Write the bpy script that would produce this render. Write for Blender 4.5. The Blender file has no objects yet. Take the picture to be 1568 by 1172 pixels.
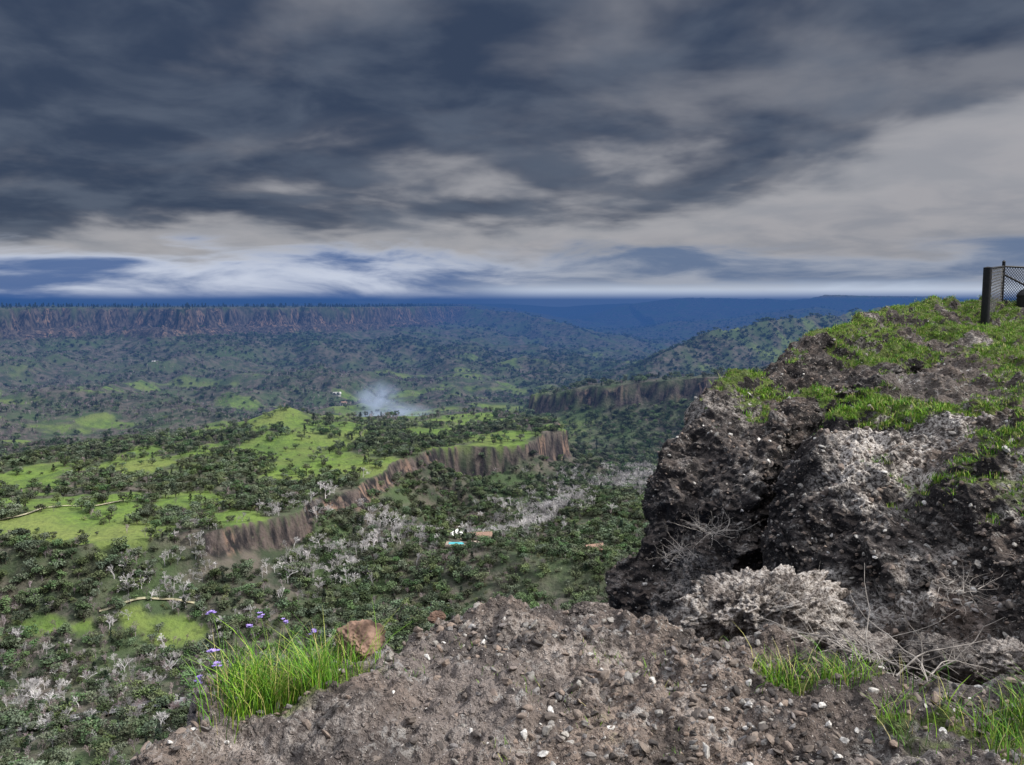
import bpy, math, time, numpy as np
from mathutils import Vector
T0=time.time()
rng=np.random.default_rng(7)
sc=bpy.context.scene
sc.view_settings.view_transform='Standard'; sc.view_settings.look='None'; sc.view_settings.exposure=0
# ------------------------------------------------------------ helpers
_perm=rng.permutation(256).astype(np.int32); _perm=np.concatenate([_perm,_perm,_perm]); _val=rng.random(256).astype(np.float32)
def vn(x,y,z):
    xf=np.floor(x);yf=np.floor(y);zf=np.floor(z)
    fx=(x-xf).astype(np.float32); fy=(y-yf).astype(np.float32); fz=(z-zf).astype(np.float32)
    xi=xf.astype(np.int32)&255; yi=yf.astype(np.int32)&255; zi=zf.astype(np.int32)&255
    fx=fx*fx*(3-2*fx); fy=fy*fy*(3-2*fy); fz=fz*fz*(3-2*fz)
    a0=_perm[xi]+yi; a1=_perm[xi+1]+yi
    b00=_perm[a0]+zi; b01=_perm[a0+1]+zi; b10=_perm[a1]+zi; b11=_perm[a1+1]+zi
    V=lambda i:_val[_perm[i]]
    def l(a,b,t): return a+(b-a)*t
    r=l(l(V(b00),V(b10),fx),l(V(b01),V(b11),fx),fy)
    if not np.any(fz): return r
    return l(r,l(l(V(b00+1),V(b10+1),fx),l(V(b01+1),V(b11+1),fx),fy),fz)
def fbm(x,y,z=0.0,o=4):
    x=np.asarray(x,float); y=np.asarray(y,float)
    flat=np.isscalar(z)
    z=np.zeros_like(x)+(round(z) if flat else z)
    s=0;a=.5;t=0
    for i in range(o):
        s=s+a*vn(x+i*17.3,y+i*9.1,z+(i*6 if flat else i*5.7)); t+=a; a*=.5; x=x*2.03;y=y*2.03
        if not flat: z=z*2.03
    return s/t
def ss(a,b,x):
    t=np.clip((x-a)/(b-a),0,1); return t*t*(3-2*t)
F=1230.0; PIT=math.radians(5.57); CP,SP=math.cos(PIT),math.sin(PIT)
def unproject(u,v,d):
    """view-plane pixels u,v and forward distance m, unprojected -> metres"""
    a=(u-784)/F; b=(586-v)/F
    y=CP+SP*b; z=b*CP-SP
    return np.array([a*d/y,d,z*d/y])
def mesh_obj(name,verts,faces,mat=None,smooth=True,link=True):
    me=bpy.data.meshes.new(name)
    verts=np.asarray(verts,dtype=np.float32); faces=np.asarray(faces,dtype=np.int32)
    n=faces.shape[1]
    me.vertices.add(len(verts)); me.vertices.foreach_set('co',verts.ravel())
    me.loops.add(faces.size); me.loops.foreach_set('vertex_index',faces.ravel())
    me.polygons.add(len(faces)); me.polygons.foreach_set('loop_start',np.arange(0,faces.size,n,dtype=np.int32))
    me.update(calc_edges=True)
    me.polygons.foreach_set('use_smooth',np.full(len(me.polygons),smooth))
    o=bpy.data.objects.new(name,me)
    if link: sc.collection.objects.link(o)
    if mat: me.materials.append(mat)
    return o
def set_mask(o,rgb):
    a=o.data.color_attributes.new('mask','FLOAT_COLOR','POINT')
    c=np.ones((len(o.data.vertices),4),np.float32); c[:,:3]=rgb; a.data.foreach_set('color',c.ravel())
def grid_faces(n,m):
    i=np.arange(n*m).reshape(n,m)
    return np.stack([i[:-1,:-1],i[1:,:-1],i[1:,1:],i[:-1,1:]],-1).reshape(-1,4)
class NT:
    def __init__(s,nt): s.nt=nt
    def n(s,t,**k):
        nd=s.nt.nodes.new(t)
        for a,b in k.items(): setattr(nd,a,b)
        return nd
    def put(s,sock,v):
        if isinstance(v,bpy.types.NodeSocket): s.nt.links.new(v,sock)
        elif isinstance(v,bpy.types.Node): s.nt.links.new(v.outputs[0],sock)
        else:
            if isinstance(v,(tuple,list)) and len(v)==3 and sock.type=='RGBA': v=(*v,1)
            sock.default_value=v
    def m(s,op,a,b=0.0,c=None,clamp=False):
        nd=s.nt.nodes.new('ShaderNodeMath'); nd.operation=op; nd.use_clamp=clamp
        s.put(nd.inputs[0],a); s.put(nd.inputs[1],b)
        if c is not None: s.put(nd.inputs[2],c)
        return nd.outputs[0]
    def mix(s,f,a,b,bt='MIX'):
        nd=s.nt.nodes.new('ShaderNodeMix'); nd.data_type='RGBA'; nd.blend_type=bt
        s.put(nd.inputs[0],f); s.put(nd.inputs[6],a); s.put(nd.inputs[7],b); return nd.outputs[2]
    def st(s,x,a,b):
        nd=s.nt.nodes.new('ShaderNodeMapRange'); nd.interpolation_type='SMOOTHSTEP'
        s.put(nd.inputs[0],x); s.put(nd.inputs[1],a); s.put(nd.inputs[2],b); return nd.outputs[0]
    def noise(s,vec,sc_,det=4,rough=.55,dist=0.0):
        nd=s.nt.nodes.new('ShaderNodeTexNoise'); s.put(nd.inputs['Vector'],vec)
        nd.inputs['Scale'].default_value=sc_; nd.inputs['Detail'].default_value=det
        nd.inputs['Roughness'].default_value=rough; nd.inputs['Distortion'].default_value=dist
        return nd.outputs[0]
def newmat(name,rough=.9):
    m=bpy.data.materials.new(name); m.use_nodes=True
    t=NT(m.node_tree); b=m.node_tree.nodes['Principled BSDF']; b.inputs['Roughness'].default_value=rough
    b.inputs['Specular IOR Level'].default_value=.2
    return m,t,b
def simple(name,col,var=.3,scale=8,rough=.85,rand=0.0,bump=0.0):
    m,t,b=newmat(name,rough)
    tc=t.n('ShaderNodeTexCoord')
    n=t.noise(tc.outputs['Object'],scale,3)
    f=t.st(n,.3,.7)
    c=t.mix(f,tuple(x*(1-var) for x in col),tuple(x*(1+var) for x in col))
    if rand>0:
        oi=t.n('ShaderNodeObjectInfo')
        hsv=t.n('ShaderNodeHueSaturation'); t.put(hsv.inputs['Color'],c)
        t.put(hsv.inputs['Value'],t.m('MULTIPLY_ADD',oi.outputs['Random'],rand*2,1-rand))
        r2=t.m('FRACT',t.m('MULTIPLY',oi.outputs['Random'],17.7))
        t.put(hsv.inputs['Hue'],t.m('MULTIPLY_ADD',r2,.08,.46))
        r3=t.m('FRACT',t.m('MULTIPLY',oi.outputs['Random'],71.3))
        t.put(hsv.inputs['Saturation'],t.m('MULTIPLY_ADD',r3,.7,.6))
        c=hsv.outputs[0]
    t.put(b.inputs['Base Color'],c)
    if bump>0:
        bp=t.n('ShaderNodeBump'); bp.inputs['Strength'].default_value=.6; bp.inputs['Distance'].default_value=bump
        t.put(bp.inputs['Height'],n); t.put(b.inputs['Normal'],bp.outputs[0])
    return m
# ------------------------------------------------------------ terrain function
def sdpoly(x,y,P):
    P=np.array(P,float); d=np.full(x.shape,1e18); ins=np.zeros(x.shape,bool)
    for i in range(len(P)):
        a=P[i]; b=P[(i+1)%len(P)]; e=b-a
        wx=x-a[0]; wy=y-a[1]; t=np.clip((wx*e[0]+wy*e[1])/(e@e),0,1)
        d=np.minimum(d,(wx-e[0]*t)**2+(wy-e[1]*t)**2)
        if abs(e[1])>1e-9:
            ins^=((a[1]>y)!=(b[1]>y))&(x<e[0]*(y-a[1])/e[1]+a[0])
    d=np.sqrt(d); return np.where(ins,-d,d)
def lined(x,y,P):
    P=np.array(P,float); d=np.full(x.shape,1e18); z=np.zeros(x.shape)
    for a,b in zip(P[:-1],P[1:]):
        e=(b-a)[:2]; wx=x-a[0]; wy=y-a[1]; t=np.clip((wx*e[0]+wy*e[1])/(e@e),0,1)
        q=(wx-e[0]*t)**2+(wy-e[1]*t)**2; zz=a[2]+(b[2]-a[2])*t
        z=np.where(q<d,zz,z); d=np.minimum(d,q)
    return np.sqrt(d),z
PL=[(-2600,1500),(-1466,2150),(-1234,2500),(-1000,2420),(-850,2700),(-667,2700),(-470,3100),(-400,3500),(-287,4200),(-420,5200),(-700,9000),(-12000,9000),(-12000,1500)]
PR=[(3,-150),(3,2),(5,6),(6,14),(12,24),(25,45),(80,90),(300,350),(500,700),(650,1000),(950,1500),(1500,2300),(3500,3000),(9000,3000),(9000,-150)]
PM=[(66,880),(10,808),(-53,785),(-107,716),(-127,617),(-186,503),(-304,477),(-480,450),(-560,600),(-420,850),(-250,980),(-38,1060),(50,960)]
R0=[(-500,4300,-12),(-287,4200,-14),(50,3900,-42),(250,3500,-90),(400,3000,-160),(430,2800,-200)]
R1=[(1500,2900,0),(1100,2500,-10),(820,2250,-32),(640,2100,-48),(540,2050,-56),(450,2000,-78),(340,1900,-130),(250,1800,-190)]
R2=[(700,1150,-85),(400,1130,-95),(295,1150,-103),(200,1180,-112),(113,1210,-122),(72,1230,-136)]
FA=[(455,6300,-195),(600,6350,-100),(930,6500,0),(1300,6400,48),(1670,6500,60),(2300,6400,78),(3255,6500,66),(6000,6300,30)]
FA2=[(560,4300,-200),(900,4600,-100),(1500,4800,-25),(2000,4500,0),(2600,4600,20),(5000,4400,14)]
FB=[(-1500,5900,-5),(-375,5800,10),(0,5700,-20),(200,5500,-75),(340,5400,-140),(460,5200,-200)]
def smax(a,b,k):
    h=np.clip(.5+.5*(a-b)/k,0,1); return b+(a-b)*h+k*h*(1-h)
def H(x,y,masks=False):
    x=np.asarray(x,float); y=np.asarray(y,float)
    n1=fbm(x/420,y/420,1,4)-.5; n2=fbm(x/110,y/110,4,4)-.5; n3=fbm(x/34,y/34,7,3)-.5
    gul=np.abs(fbm(x/260,y/430,21,3)-.5)*2; gul2=np.abs(fbm(x/560,y/800,23,4)-.5)*2
    h=-209+26*np.clip(n1,-.3,.5)+19*n2+4*n3
    dL=sdpoly(x,y,PL)+n1*260+n2*190+n3*50
    ledge=ss(0,22,dL)*54+ss(60,78,dL)*12+ss(190,210,dL)*6+ss(330,350,dL)*6
    hL=-12+6*n2-ledge-116*(1-np.exp(-np.maximum(dL-20,0)/520))+ (n2*60+n1*60+(.28-gul)*85)*ss(60,350,dL)*(1-.6*ss(900,1500,dL))
    h=smax(h,hL,10)
    dR=sdpoly(x,y,PR); wr=ss(60,400,np.hypot(x,y)); dR=dR+wr*(n1*120+n2*50)
    hR=-8-wr*4-60*ss(0,14,dR)-140*(1-np.exp(-np.maximum(dR-10,0)/(60+130*wr)))
    h=smax(h,hR,3)
    dM=sdpoly(x,y,PM)+n2*34+n3*20
    top=-146+14*np.exp(-((x+250)**2+(y-900)**2)/110**2)+9*n2+6*n3+ss(-260,0,x)*6+12*np.exp(-((x+262)**2+(y-925)**2)/25**2)
    cl=ss(0,5,dM); amt=25*(.25+.75*ss(.38,.52,fbm(x/50,y/50,9,3)))*ss(-250,-90,x)
    hM=top-cl*amt-(top+212-amt)*(1-np.exp(-np.maximum(dM,0)/66))
    h=np.where(hM>h,hM,h)
    for P,wd,k in ((R0,330,60),(R1,150,70)):
        d,z=lined(x,y,P); w=d+n2*k+n3*25
        h=np.maximum(h,z-(z+207)*(1-np.exp(-np.maximum(w,0)/wd))+n3*10+(n2*26+(.25-gul)*60)*ss(20,160,d)*(1-ss(500,800,d)))
    d,z=lined(x,y,R2); w2=d-38+n2*34+n3*26
    hh2=z+n3*5-22*ss(0,7,w2)-(z+186)*(1-np.exp(-np.maximum(w2,0)/90)); r2=hh2>h; h=np.maximum(h,hh2)
    rel=fbm(x/700,y/700,2,5)-.5
    for P,wd in ((FA,900),(FB,800),(FA2,600)):
        d,z=lined(x,y,P); w=np.maximum(d+rel*700,0)
        h=np.maximum(h,z-(z+207)*(1-np.exp(-w/wd))+(rel*60+(.2-gul2)*150)*ss(100,700,d)+rel*30)
    r=np.hypot(x,y); notch=np.exp(-((x/np.maximum(y,1)-.06)/.04)**2)
    far=-205+(196+rel*60-80*notch)*ss(8500,10500,r); h=np.maximum(h,far)
    if masks:
        cL=ss(-4,4,dL)*(1-ss(78,100,dL))*(hL>-115)
        cM=ss(-1,1,dM)*(1-ss(6,10,dM))*(amt>4)*(hM>=h-1)
        cR=ss(-1,1,w2)*(1-ss(7,12,w2))*r2
        clear=((dM>-2)&(dM<15)&(amt>9)).astype(float)
        return h,np.clip(cL+cM+cR,0,1),dM,dL,clear
    return h
def ell(x,y,cx,cy,rx,ry,nz): return 1-ss(.45,1.2,np.hypot((x-cx)/rx,(y-cy)/ry)+(nz-.5)*1.6)
MEAD=[(-290,520,70,28),(-345,570,90,36),(-270,500,50,14),(-195,690,36,55),(-222,790,50,55),(-262,890,45,40),(-60,960,70,40),(-205,447,28,17),(-262,440,34,13),(-320,425,50,16),(-150,375,24,9),(-400,900,45,26),(-620,1050,70,36),(-640,1230,90,36),(-420,1150,50,26),
      (-300,1370,50,50),(-150,1430,60,50),(-220,1640,110,50),(-500,1500,100,40),(-700,1750,110,40),(-120,2000,100,50),(-200,1270,50,50),(-100,860,40,30)]
def grassmask(x,y,dM,dL):
    g=np.zeros_like(x); nz=fbm(x/34,y/34,3,4)
    for m in MEAD: g=np.maximum(g,ell(x,y,*m,nz)*(1-.35*ss(900,1300,y)))
    nn=fbm(x/60,y/60,12,4)
    inM=1-ss(-14,30,dM)
    g=np.maximum(g,inM*ss(.44,.62,nn)*.8)
    band=ss(800,1000,y)*(1-ss(2300,2800,y))*(1-ss(-80,350,x))
    g=np.maximum(g,band*ss(.54,.72,fbm(x/110,y/70,15,5))*.7)
    g=np.maximum(g,ss(1700,1900,y)*ss(100,250,x)*(1-ss(2700,3200,y))*ss(.54,.70,fbm(x/90,y/90,16,4))*.55)
    return np.clip(g*(.3+.7*ss(250,850,dL)),0,1)  # grass thinned below left rim, a darker slope standing in for cloud shadow
CREEK=[(-300,350,0),(-247,390,0),(-195,480,0),(-150,545,0),(-69,587,0),(9,700,0),(60,740,0),(110,812,0),(150,900,0)]
NA,NR=880,900
ang=np.concatenate([np.linspace(-1.5,-.66,70,endpoint=False),np.linspace(-.66,.6,740,endpoint=False),np.linspace(.6,1.5,70)])
rad=np.exp(np.linspace(math.log(9),math.log(150),80,endpoint=False)); rad=np.concatenate([rad,np.exp(np.linspace(math.log(150),math.log(26000),NR-80))])
A,R=np.meshgrid(ang,rad,indexing='ij'); X=np.sin(A)*R; Y=np.cos(A)*R
Z,CLF,DM,DL,_c=H(X,Y,True); G=grassmask(X,Y,DM,DL)*(1-CLF)
bnz=fbm(X/30,Y/30,3,3); bare=ell(X,Y,-27,600,24,14,bnz)
fine=(fbm(X/9,Y/9,2,3)-.5)*3.0*ss(200,700,R)*(1-G)
Z2=Z+fine+ (fbm(X/25,Y/25,8,3)-.5)*8*ss(1200,2500,R)*(1-G)
m_ter,t,b=newmat('valley_ground',.95)
tc=t.n('ShaderNodeTexCoord').outputs['Object']; at=t.n('ShaderNodeVertexColor',layer_name='mask')
sep=t.n('ShaderNodeSeparateColor'); t.put(sep.inputs[0],at.outputs[0])
n1=t.noise(tc,.011,5,.6); n2=t.noise(tc,.06,4,.6); n3=t.noise(tc,.3,4,.6)
floor=t.mix(t.st(n2,.35,.65),(.034,.046,.029),(.115,.10,.085)); floor=t.mix(t.st(n1,.42,.66),floor,(.058,.088,.038))
gr=t.mix(t.st(n2,.3,.7),(.07,.12,.032),(.135,.215,.04)); gr=t.mix(t.st(n1,.4,.7),gr,(.17,.205,.06)); gr=t.mix(t.m('MULTIPLY',t.st(n3,.4,.7),.55),gr,(.07,.095,.038))
gm=t.st(t.m('ADD',sep.outputs[0],t.m('MULTIPLY_ADD',t.m('ADD',t.m('MULTIPLY',n3,.6),t.m('MULTIPLY',n2,.4)),1.0,-.5)),.22,.8)
c=t.mix(gm,floor,gr)
mp=t.n('ShaderNodeMapping'); t.put(mp.inputs[0],tc); mp.inputs['Scale'].default_value=(1,1,.12)
nv=t.noise(mp.outputs[0],.16,5,.65); nv2=t.noise(mp.outputs[0],.03,3,.6)
rk=t.mix(t.st(nv,.38,.66),(.016,.015,.018),(.11,.088,.08)); rk=t.mix(t.m('MULTIPLY',t.st(nv2,.50,.64),t.st(nv,.45,.6)),rk,(.22,.145,.11))
c=t.mix(t.m('MULTIPLY',sep.outputs[1],t.st(n3,.25,.42)),c,rk)
c=t.mix(t.st(sep.outputs[2],.3,.6),c,(.34,.29,.24))
t.put(b.inputs['Base Color'],c)
bp=t.n('ShaderNodeBump'); bp.inputs['Distance'].default_value=4; bp.inputs['Strength'].default_value=.5; t.put(bp.inputs['Height'],n3); t.put(b.inputs['Normal'],bp.outputs[0])
ter=mesh_obj('valley_terrain',np.stack([X,Y,Z2],-1).reshape(-1,3),grid_faces(NA,NR),m_ter)
set_mask(ter,np.stack([G,CLF,np.clip(bare,0,1)],-1).reshape(-1,3))
# ------------------------------------------------------------ instancing
def gn_inst(name,pts,rot,scl,idx,coll):
    me=bpy.data.meshes.new(name); me.vertices.add(len(pts)); me.vertices.foreach_set('co',np.asarray(pts,np.float32).ravel())
    a=me.attributes.new('rot','FLOAT_VECTOR','POINT'); a.data.foreach_set('vector',np.asarray(rot,np.float32).ravel())
    a=me.attributes.new('scl','FLOAT_VECTOR','POINT'); a.data.foreach_set('vector',np.asarray(scl,np.float32).ravel())
    a=me.attributes.new('idx','INT','POINT'); a.data.foreach_set('value',np.asarray(idx,np.int32))
    o=bpy.data.objects.new(name,me); sc.collection.objects.link(o)
    ng=bpy.data.node_groups.new(name+'_gn','GeometryNodeTree')
    ng.interface.new_socket('Geometry',in_out='INPUT',socket_type='NodeSocketGeometry')
    ng.interface.new_socket('Geometry',in_out='OUTPUT',socket_type='NodeSocketGeometry')
    N=ng.nodes; L=ng.links
    gi=N.new('NodeGroupInput'); go=N.new('NodeGroupOutput'); ip=N.new('GeometryNodeInstanceOnPoints'); ci=N.new('GeometryNodeCollectionInfo')
    ci.inputs['Collection'].default_value=coll; ci.inputs['Separate Children'].default_value=True; ci.inputs['Reset Children'].default_value=True
    L.new(gi.outputs[0],ip.inputs['Points']); L.new(ci.outputs[0],ip.inputs['Instance']); ip.inputs['Pick Instance'].default_value=True
    for nm,dt,s in (('rot','FLOAT_VECTOR','Rotation'),('scl','FLOAT_VECTOR','Scale'),('idx','INT','Instance Index')):
        na=N.new('GeometryNodeInputNamedAttribute'); na.data_type=dt; na.inputs['Name'].default_value=nm
        out=[q for q in na.outputs if q.enabled and q.name=='Attribute'][0]; L.new(out,ip.inputs[s])
    L.new(ip.outputs[0],go.inputs[0])
    md=o.modifiers.new('scatter','NODES'); md.node_group=ng
    return o
def coll(name,objs):
    c=bpy.data.collections.new(name)
    for o in objs: c.objects.link(o)
    return c
def tube(p0,p1,r0,r1,k=4):
    p0=np.array(p0,float);p1=np.array(p1,float); d=p1-p0; d/=np.linalg.norm(d)+1e-9
    a=np.cross(d,[.3,.9,.1]); a/=np.linalg.norm(a); bb=np.cross(d,a)
    th=np.arange(k)*2*math.pi/k; ring=np.cos(th)[:,None]*a+np.sin(th)[:,None]*bb
    v=np.concatenate([p0+ring*r0,p1+ring*r1]); f=[(i,(i+1)%k,k+(i+1)%k,k+i) for i in range(k)]
    return v,np.array(f)
class MB:
    def __init__(s): s.v=[];s.f=[];s.n=0;s.m=[]
    def add(s,v,f,m=0): s.v.append(v);s.f.append(np.asarray(f)+s.n);s.n+=len(v);s.m.append(np.full(len(f),m))
    def obj(s,name,mats,link=False,smooth=False):
        o=mesh_obj(name,np.concatenate(s.v),np.concatenate(s.f),None,smooth,link)
        for m in mats: o.data.materials.append(m)
        o.data.polygons.foreach_set('material_index',np.concatenate(s.m).astype(np.int32)); o.data.update()
        return o
def leafquads(cent,size,r):
    n=len(cent); a=r.normal(size=(n,3)); a/=np.linalg.norm(a,axis=1)[:,None]; bq=np.cross(a,r.normal(size=(n,3))); bq/=np.linalg.norm(bq,axis=1)[:,None]
    s=size*(.6+.8*r.random((n,1))); a=a*s; bq=bq*s*.8
    v=np.stack([cent-a,cent-bq*.9,cent+a,cent+bq],1).reshape(-1,3); return v,np.arange(4*n).reshape(n,4)
bark=simple('bark',(.10,.085,.07),.3,3)
m_oak=simple('oak_foliage',(.092,.125,.066),.35,.7,.8,.6)
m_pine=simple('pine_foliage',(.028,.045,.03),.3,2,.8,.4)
m_bush=simple('shrub_foliage',(.13,.155,.08),.4,3,.8,.5)
m_bare=simple('bare_twigs',(.50,.48,.48),.2,2,.9,.5)
m_brn=simple('brown_twigs',(.26,.215,.22),.2,2,.9,.45)
def oak(seed,n=300,mat=m_oak,trunk=.28):
    r=np.random.default_rng(seed); B=MB()
    B.add(*tube((0,0,-.05),(0.02,0,trunk+.1),.035,.022,5))
    k=9; cs=[]
    for i in range(k):
        th=r.random()*6.28; rr=.12+.24*r.random(); c=np.array([math.cos(th)*rr,math.sin(th)*rr,trunk+.12+.42*r.random()]); cs.append(c)
        B.add(*tube((0.01,0,trunk*.9),c,.016,.006,3))
    cs.append(np.array([0,0,.78]))
    for c in cs:
        q=r.normal(size=(n//10,3)); q/=np.linalg.norm(q,axis=1)[:,None]; q*=(.55+.5*r.random((len(q),1)))*(.13+.08*r.random())*np.array([1.15,1.15,.8])
        B.add(*leafquads(c+q,.052,r),1)
    return B.obj('oak_tree',[bark,mat])
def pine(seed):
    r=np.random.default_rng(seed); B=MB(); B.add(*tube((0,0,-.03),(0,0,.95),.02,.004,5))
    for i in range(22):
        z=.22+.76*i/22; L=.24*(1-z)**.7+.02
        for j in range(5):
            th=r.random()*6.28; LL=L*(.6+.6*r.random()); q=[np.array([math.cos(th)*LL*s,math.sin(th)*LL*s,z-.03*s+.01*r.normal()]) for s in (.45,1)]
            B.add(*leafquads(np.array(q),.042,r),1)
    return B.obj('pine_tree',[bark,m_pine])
def bare(seed,mat):
    r=np.random.default_rng(seed); B=MB()
    def br(p,d,L,rad,lv):
        q=p+d*L; B.add(*tube(p,q,rad,rad*.7,3),0)
        if lv==0: return
        for i in range(3 if lv>1 else 5):
            nd=d+r.normal(size=3)*.48; nd[2]+=.15; nd/=np.linalg.norm(nd); br(q if i else p+d*L*.6,nd,L*(.6+.25*r.random()),max(rad*.55,.0045),lv-1)
    br(np.array([0,0,-.03]),np.array([0,0,1.]),.28,.024,4)
    return B.obj('bare_tree',[mat])
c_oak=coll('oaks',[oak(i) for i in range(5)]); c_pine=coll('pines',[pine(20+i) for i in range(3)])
c_bush=coll('bushes',[oak(40+i,180,m_bush,.02) for i in range(3)])
c_bare=coll('bares',[bare(60+i,m_bare) for i in range(4)]); c_brn=coll('browns',[bare(70+i,m_brn) for i in range(2)])
def cand(n,r0,r1,p=1.0):
    r=r0+(r1-r0)*rng.random(n)**p; a=rng.uniform(-.70,.42,n); return np.sin(a)*r,np.cos(a)*r
allp={'oak':[],'pine':[],'bush':[],'bare':[],'brn':[]}
def put(kind,x,y,s): allp[kind].append(np.stack([x,y,s],-1))
for (n,r0,r1,sz) in ((44000,330,1150,7.0),(40000,1150,2700,9),(10000,2700,5000,13)):
    x,y=cand(n,r0,r1,.8); h,cl,dM,dL,clr=H(x,y,True); g=grassmask(x,y,dM,dL); cd,_=lined(x,y,CREEK)
    band=ss(850,1000,y)*(1-ss(2000,2400,y))*(1-ss(-100,120,x))
    nn=fbm(x/80,y/80,31,3)
    keep=rng.random(n)<((1-g)**1.6*(1-.3*band)*(1-.95*cl)*(1-.8*clr)*(.45+1.0*ss(.34,.54,nn))*(dL>0)+.06*g)
    keep&=np.hypot((x+27)/24,(y-600)/17)>1; keep&=np.hypot((x+40)/9,(y-563)/9)>1;
    x,y,cd,g,band,h=x[keep],y[keep],cd[keep],g[keep],band[keep],h[keep]
    rr=rng.random(len(x)); cw=np.exp(-(cd/26)**2)*(y<950)*ss(.36,.5,fbm(x/25,y/25,51,2))
    low=np.exp(-(((x+200)/100)**2+((y-390)/70)**2))
    isb=rr<cw*.55+low*.13
    isbr=(~isb)&(rng.random(len(x))<band*.55+low*.5+.12)
    isp=(~isb)&(~isbr)&(rng.random(len(x))<.05)
    isbu=(~isb)&(~isbr)&(~isp)&(rng.random(len(x))<.3)
    o=~(isb|isbr|isp|isbu)
    s=sz*(.45+.8*rng.random(len(x)))
    put('bare',x[isb],y[isb],s[isb]*1.35); put('brn',x[isbr],y[isbr],s[isbr]); put('pine',x[isp],y[isp],s[isp]*1.15); put('bush',x[isbu],y[isbu],s[isbu]*.5); put('oak',x[o],y[o],s[o])
P_=np.array(CREEK)[:,:2]; k=rng.integers(3,len(P_)-1,1100); tt_=rng.random((1100,1)); q=P_[k]*(1-tt_)+P_[k+1]*tt_+rng.normal(size=(1100,2))*np.array([18,24])
kk=(fbm(q[:,0]/25,q[:,1]/25,51,2)>.45)&(np.hypot((q[:,0]+27)/24,(q[:,1]-600)/17)>1); q=q[kk]; put('bare',q[:,0],q[:,1],8+7*rng.random(len(q)))
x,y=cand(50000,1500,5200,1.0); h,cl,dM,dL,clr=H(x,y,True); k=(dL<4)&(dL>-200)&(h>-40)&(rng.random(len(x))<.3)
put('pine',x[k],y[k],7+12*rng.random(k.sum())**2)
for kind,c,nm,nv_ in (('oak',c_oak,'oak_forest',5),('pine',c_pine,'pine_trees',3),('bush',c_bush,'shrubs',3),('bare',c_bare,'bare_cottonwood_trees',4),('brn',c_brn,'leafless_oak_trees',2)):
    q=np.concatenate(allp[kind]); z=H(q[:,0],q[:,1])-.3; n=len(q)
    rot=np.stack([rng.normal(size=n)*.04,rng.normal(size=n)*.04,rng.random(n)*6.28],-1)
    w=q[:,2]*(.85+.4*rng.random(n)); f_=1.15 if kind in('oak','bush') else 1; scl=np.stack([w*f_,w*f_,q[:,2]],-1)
    gn_inst(nm,np.stack([q[:,0],q[:,1],z],-1),rot,scl,rng.integers(0,nv_,n),c)
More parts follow.
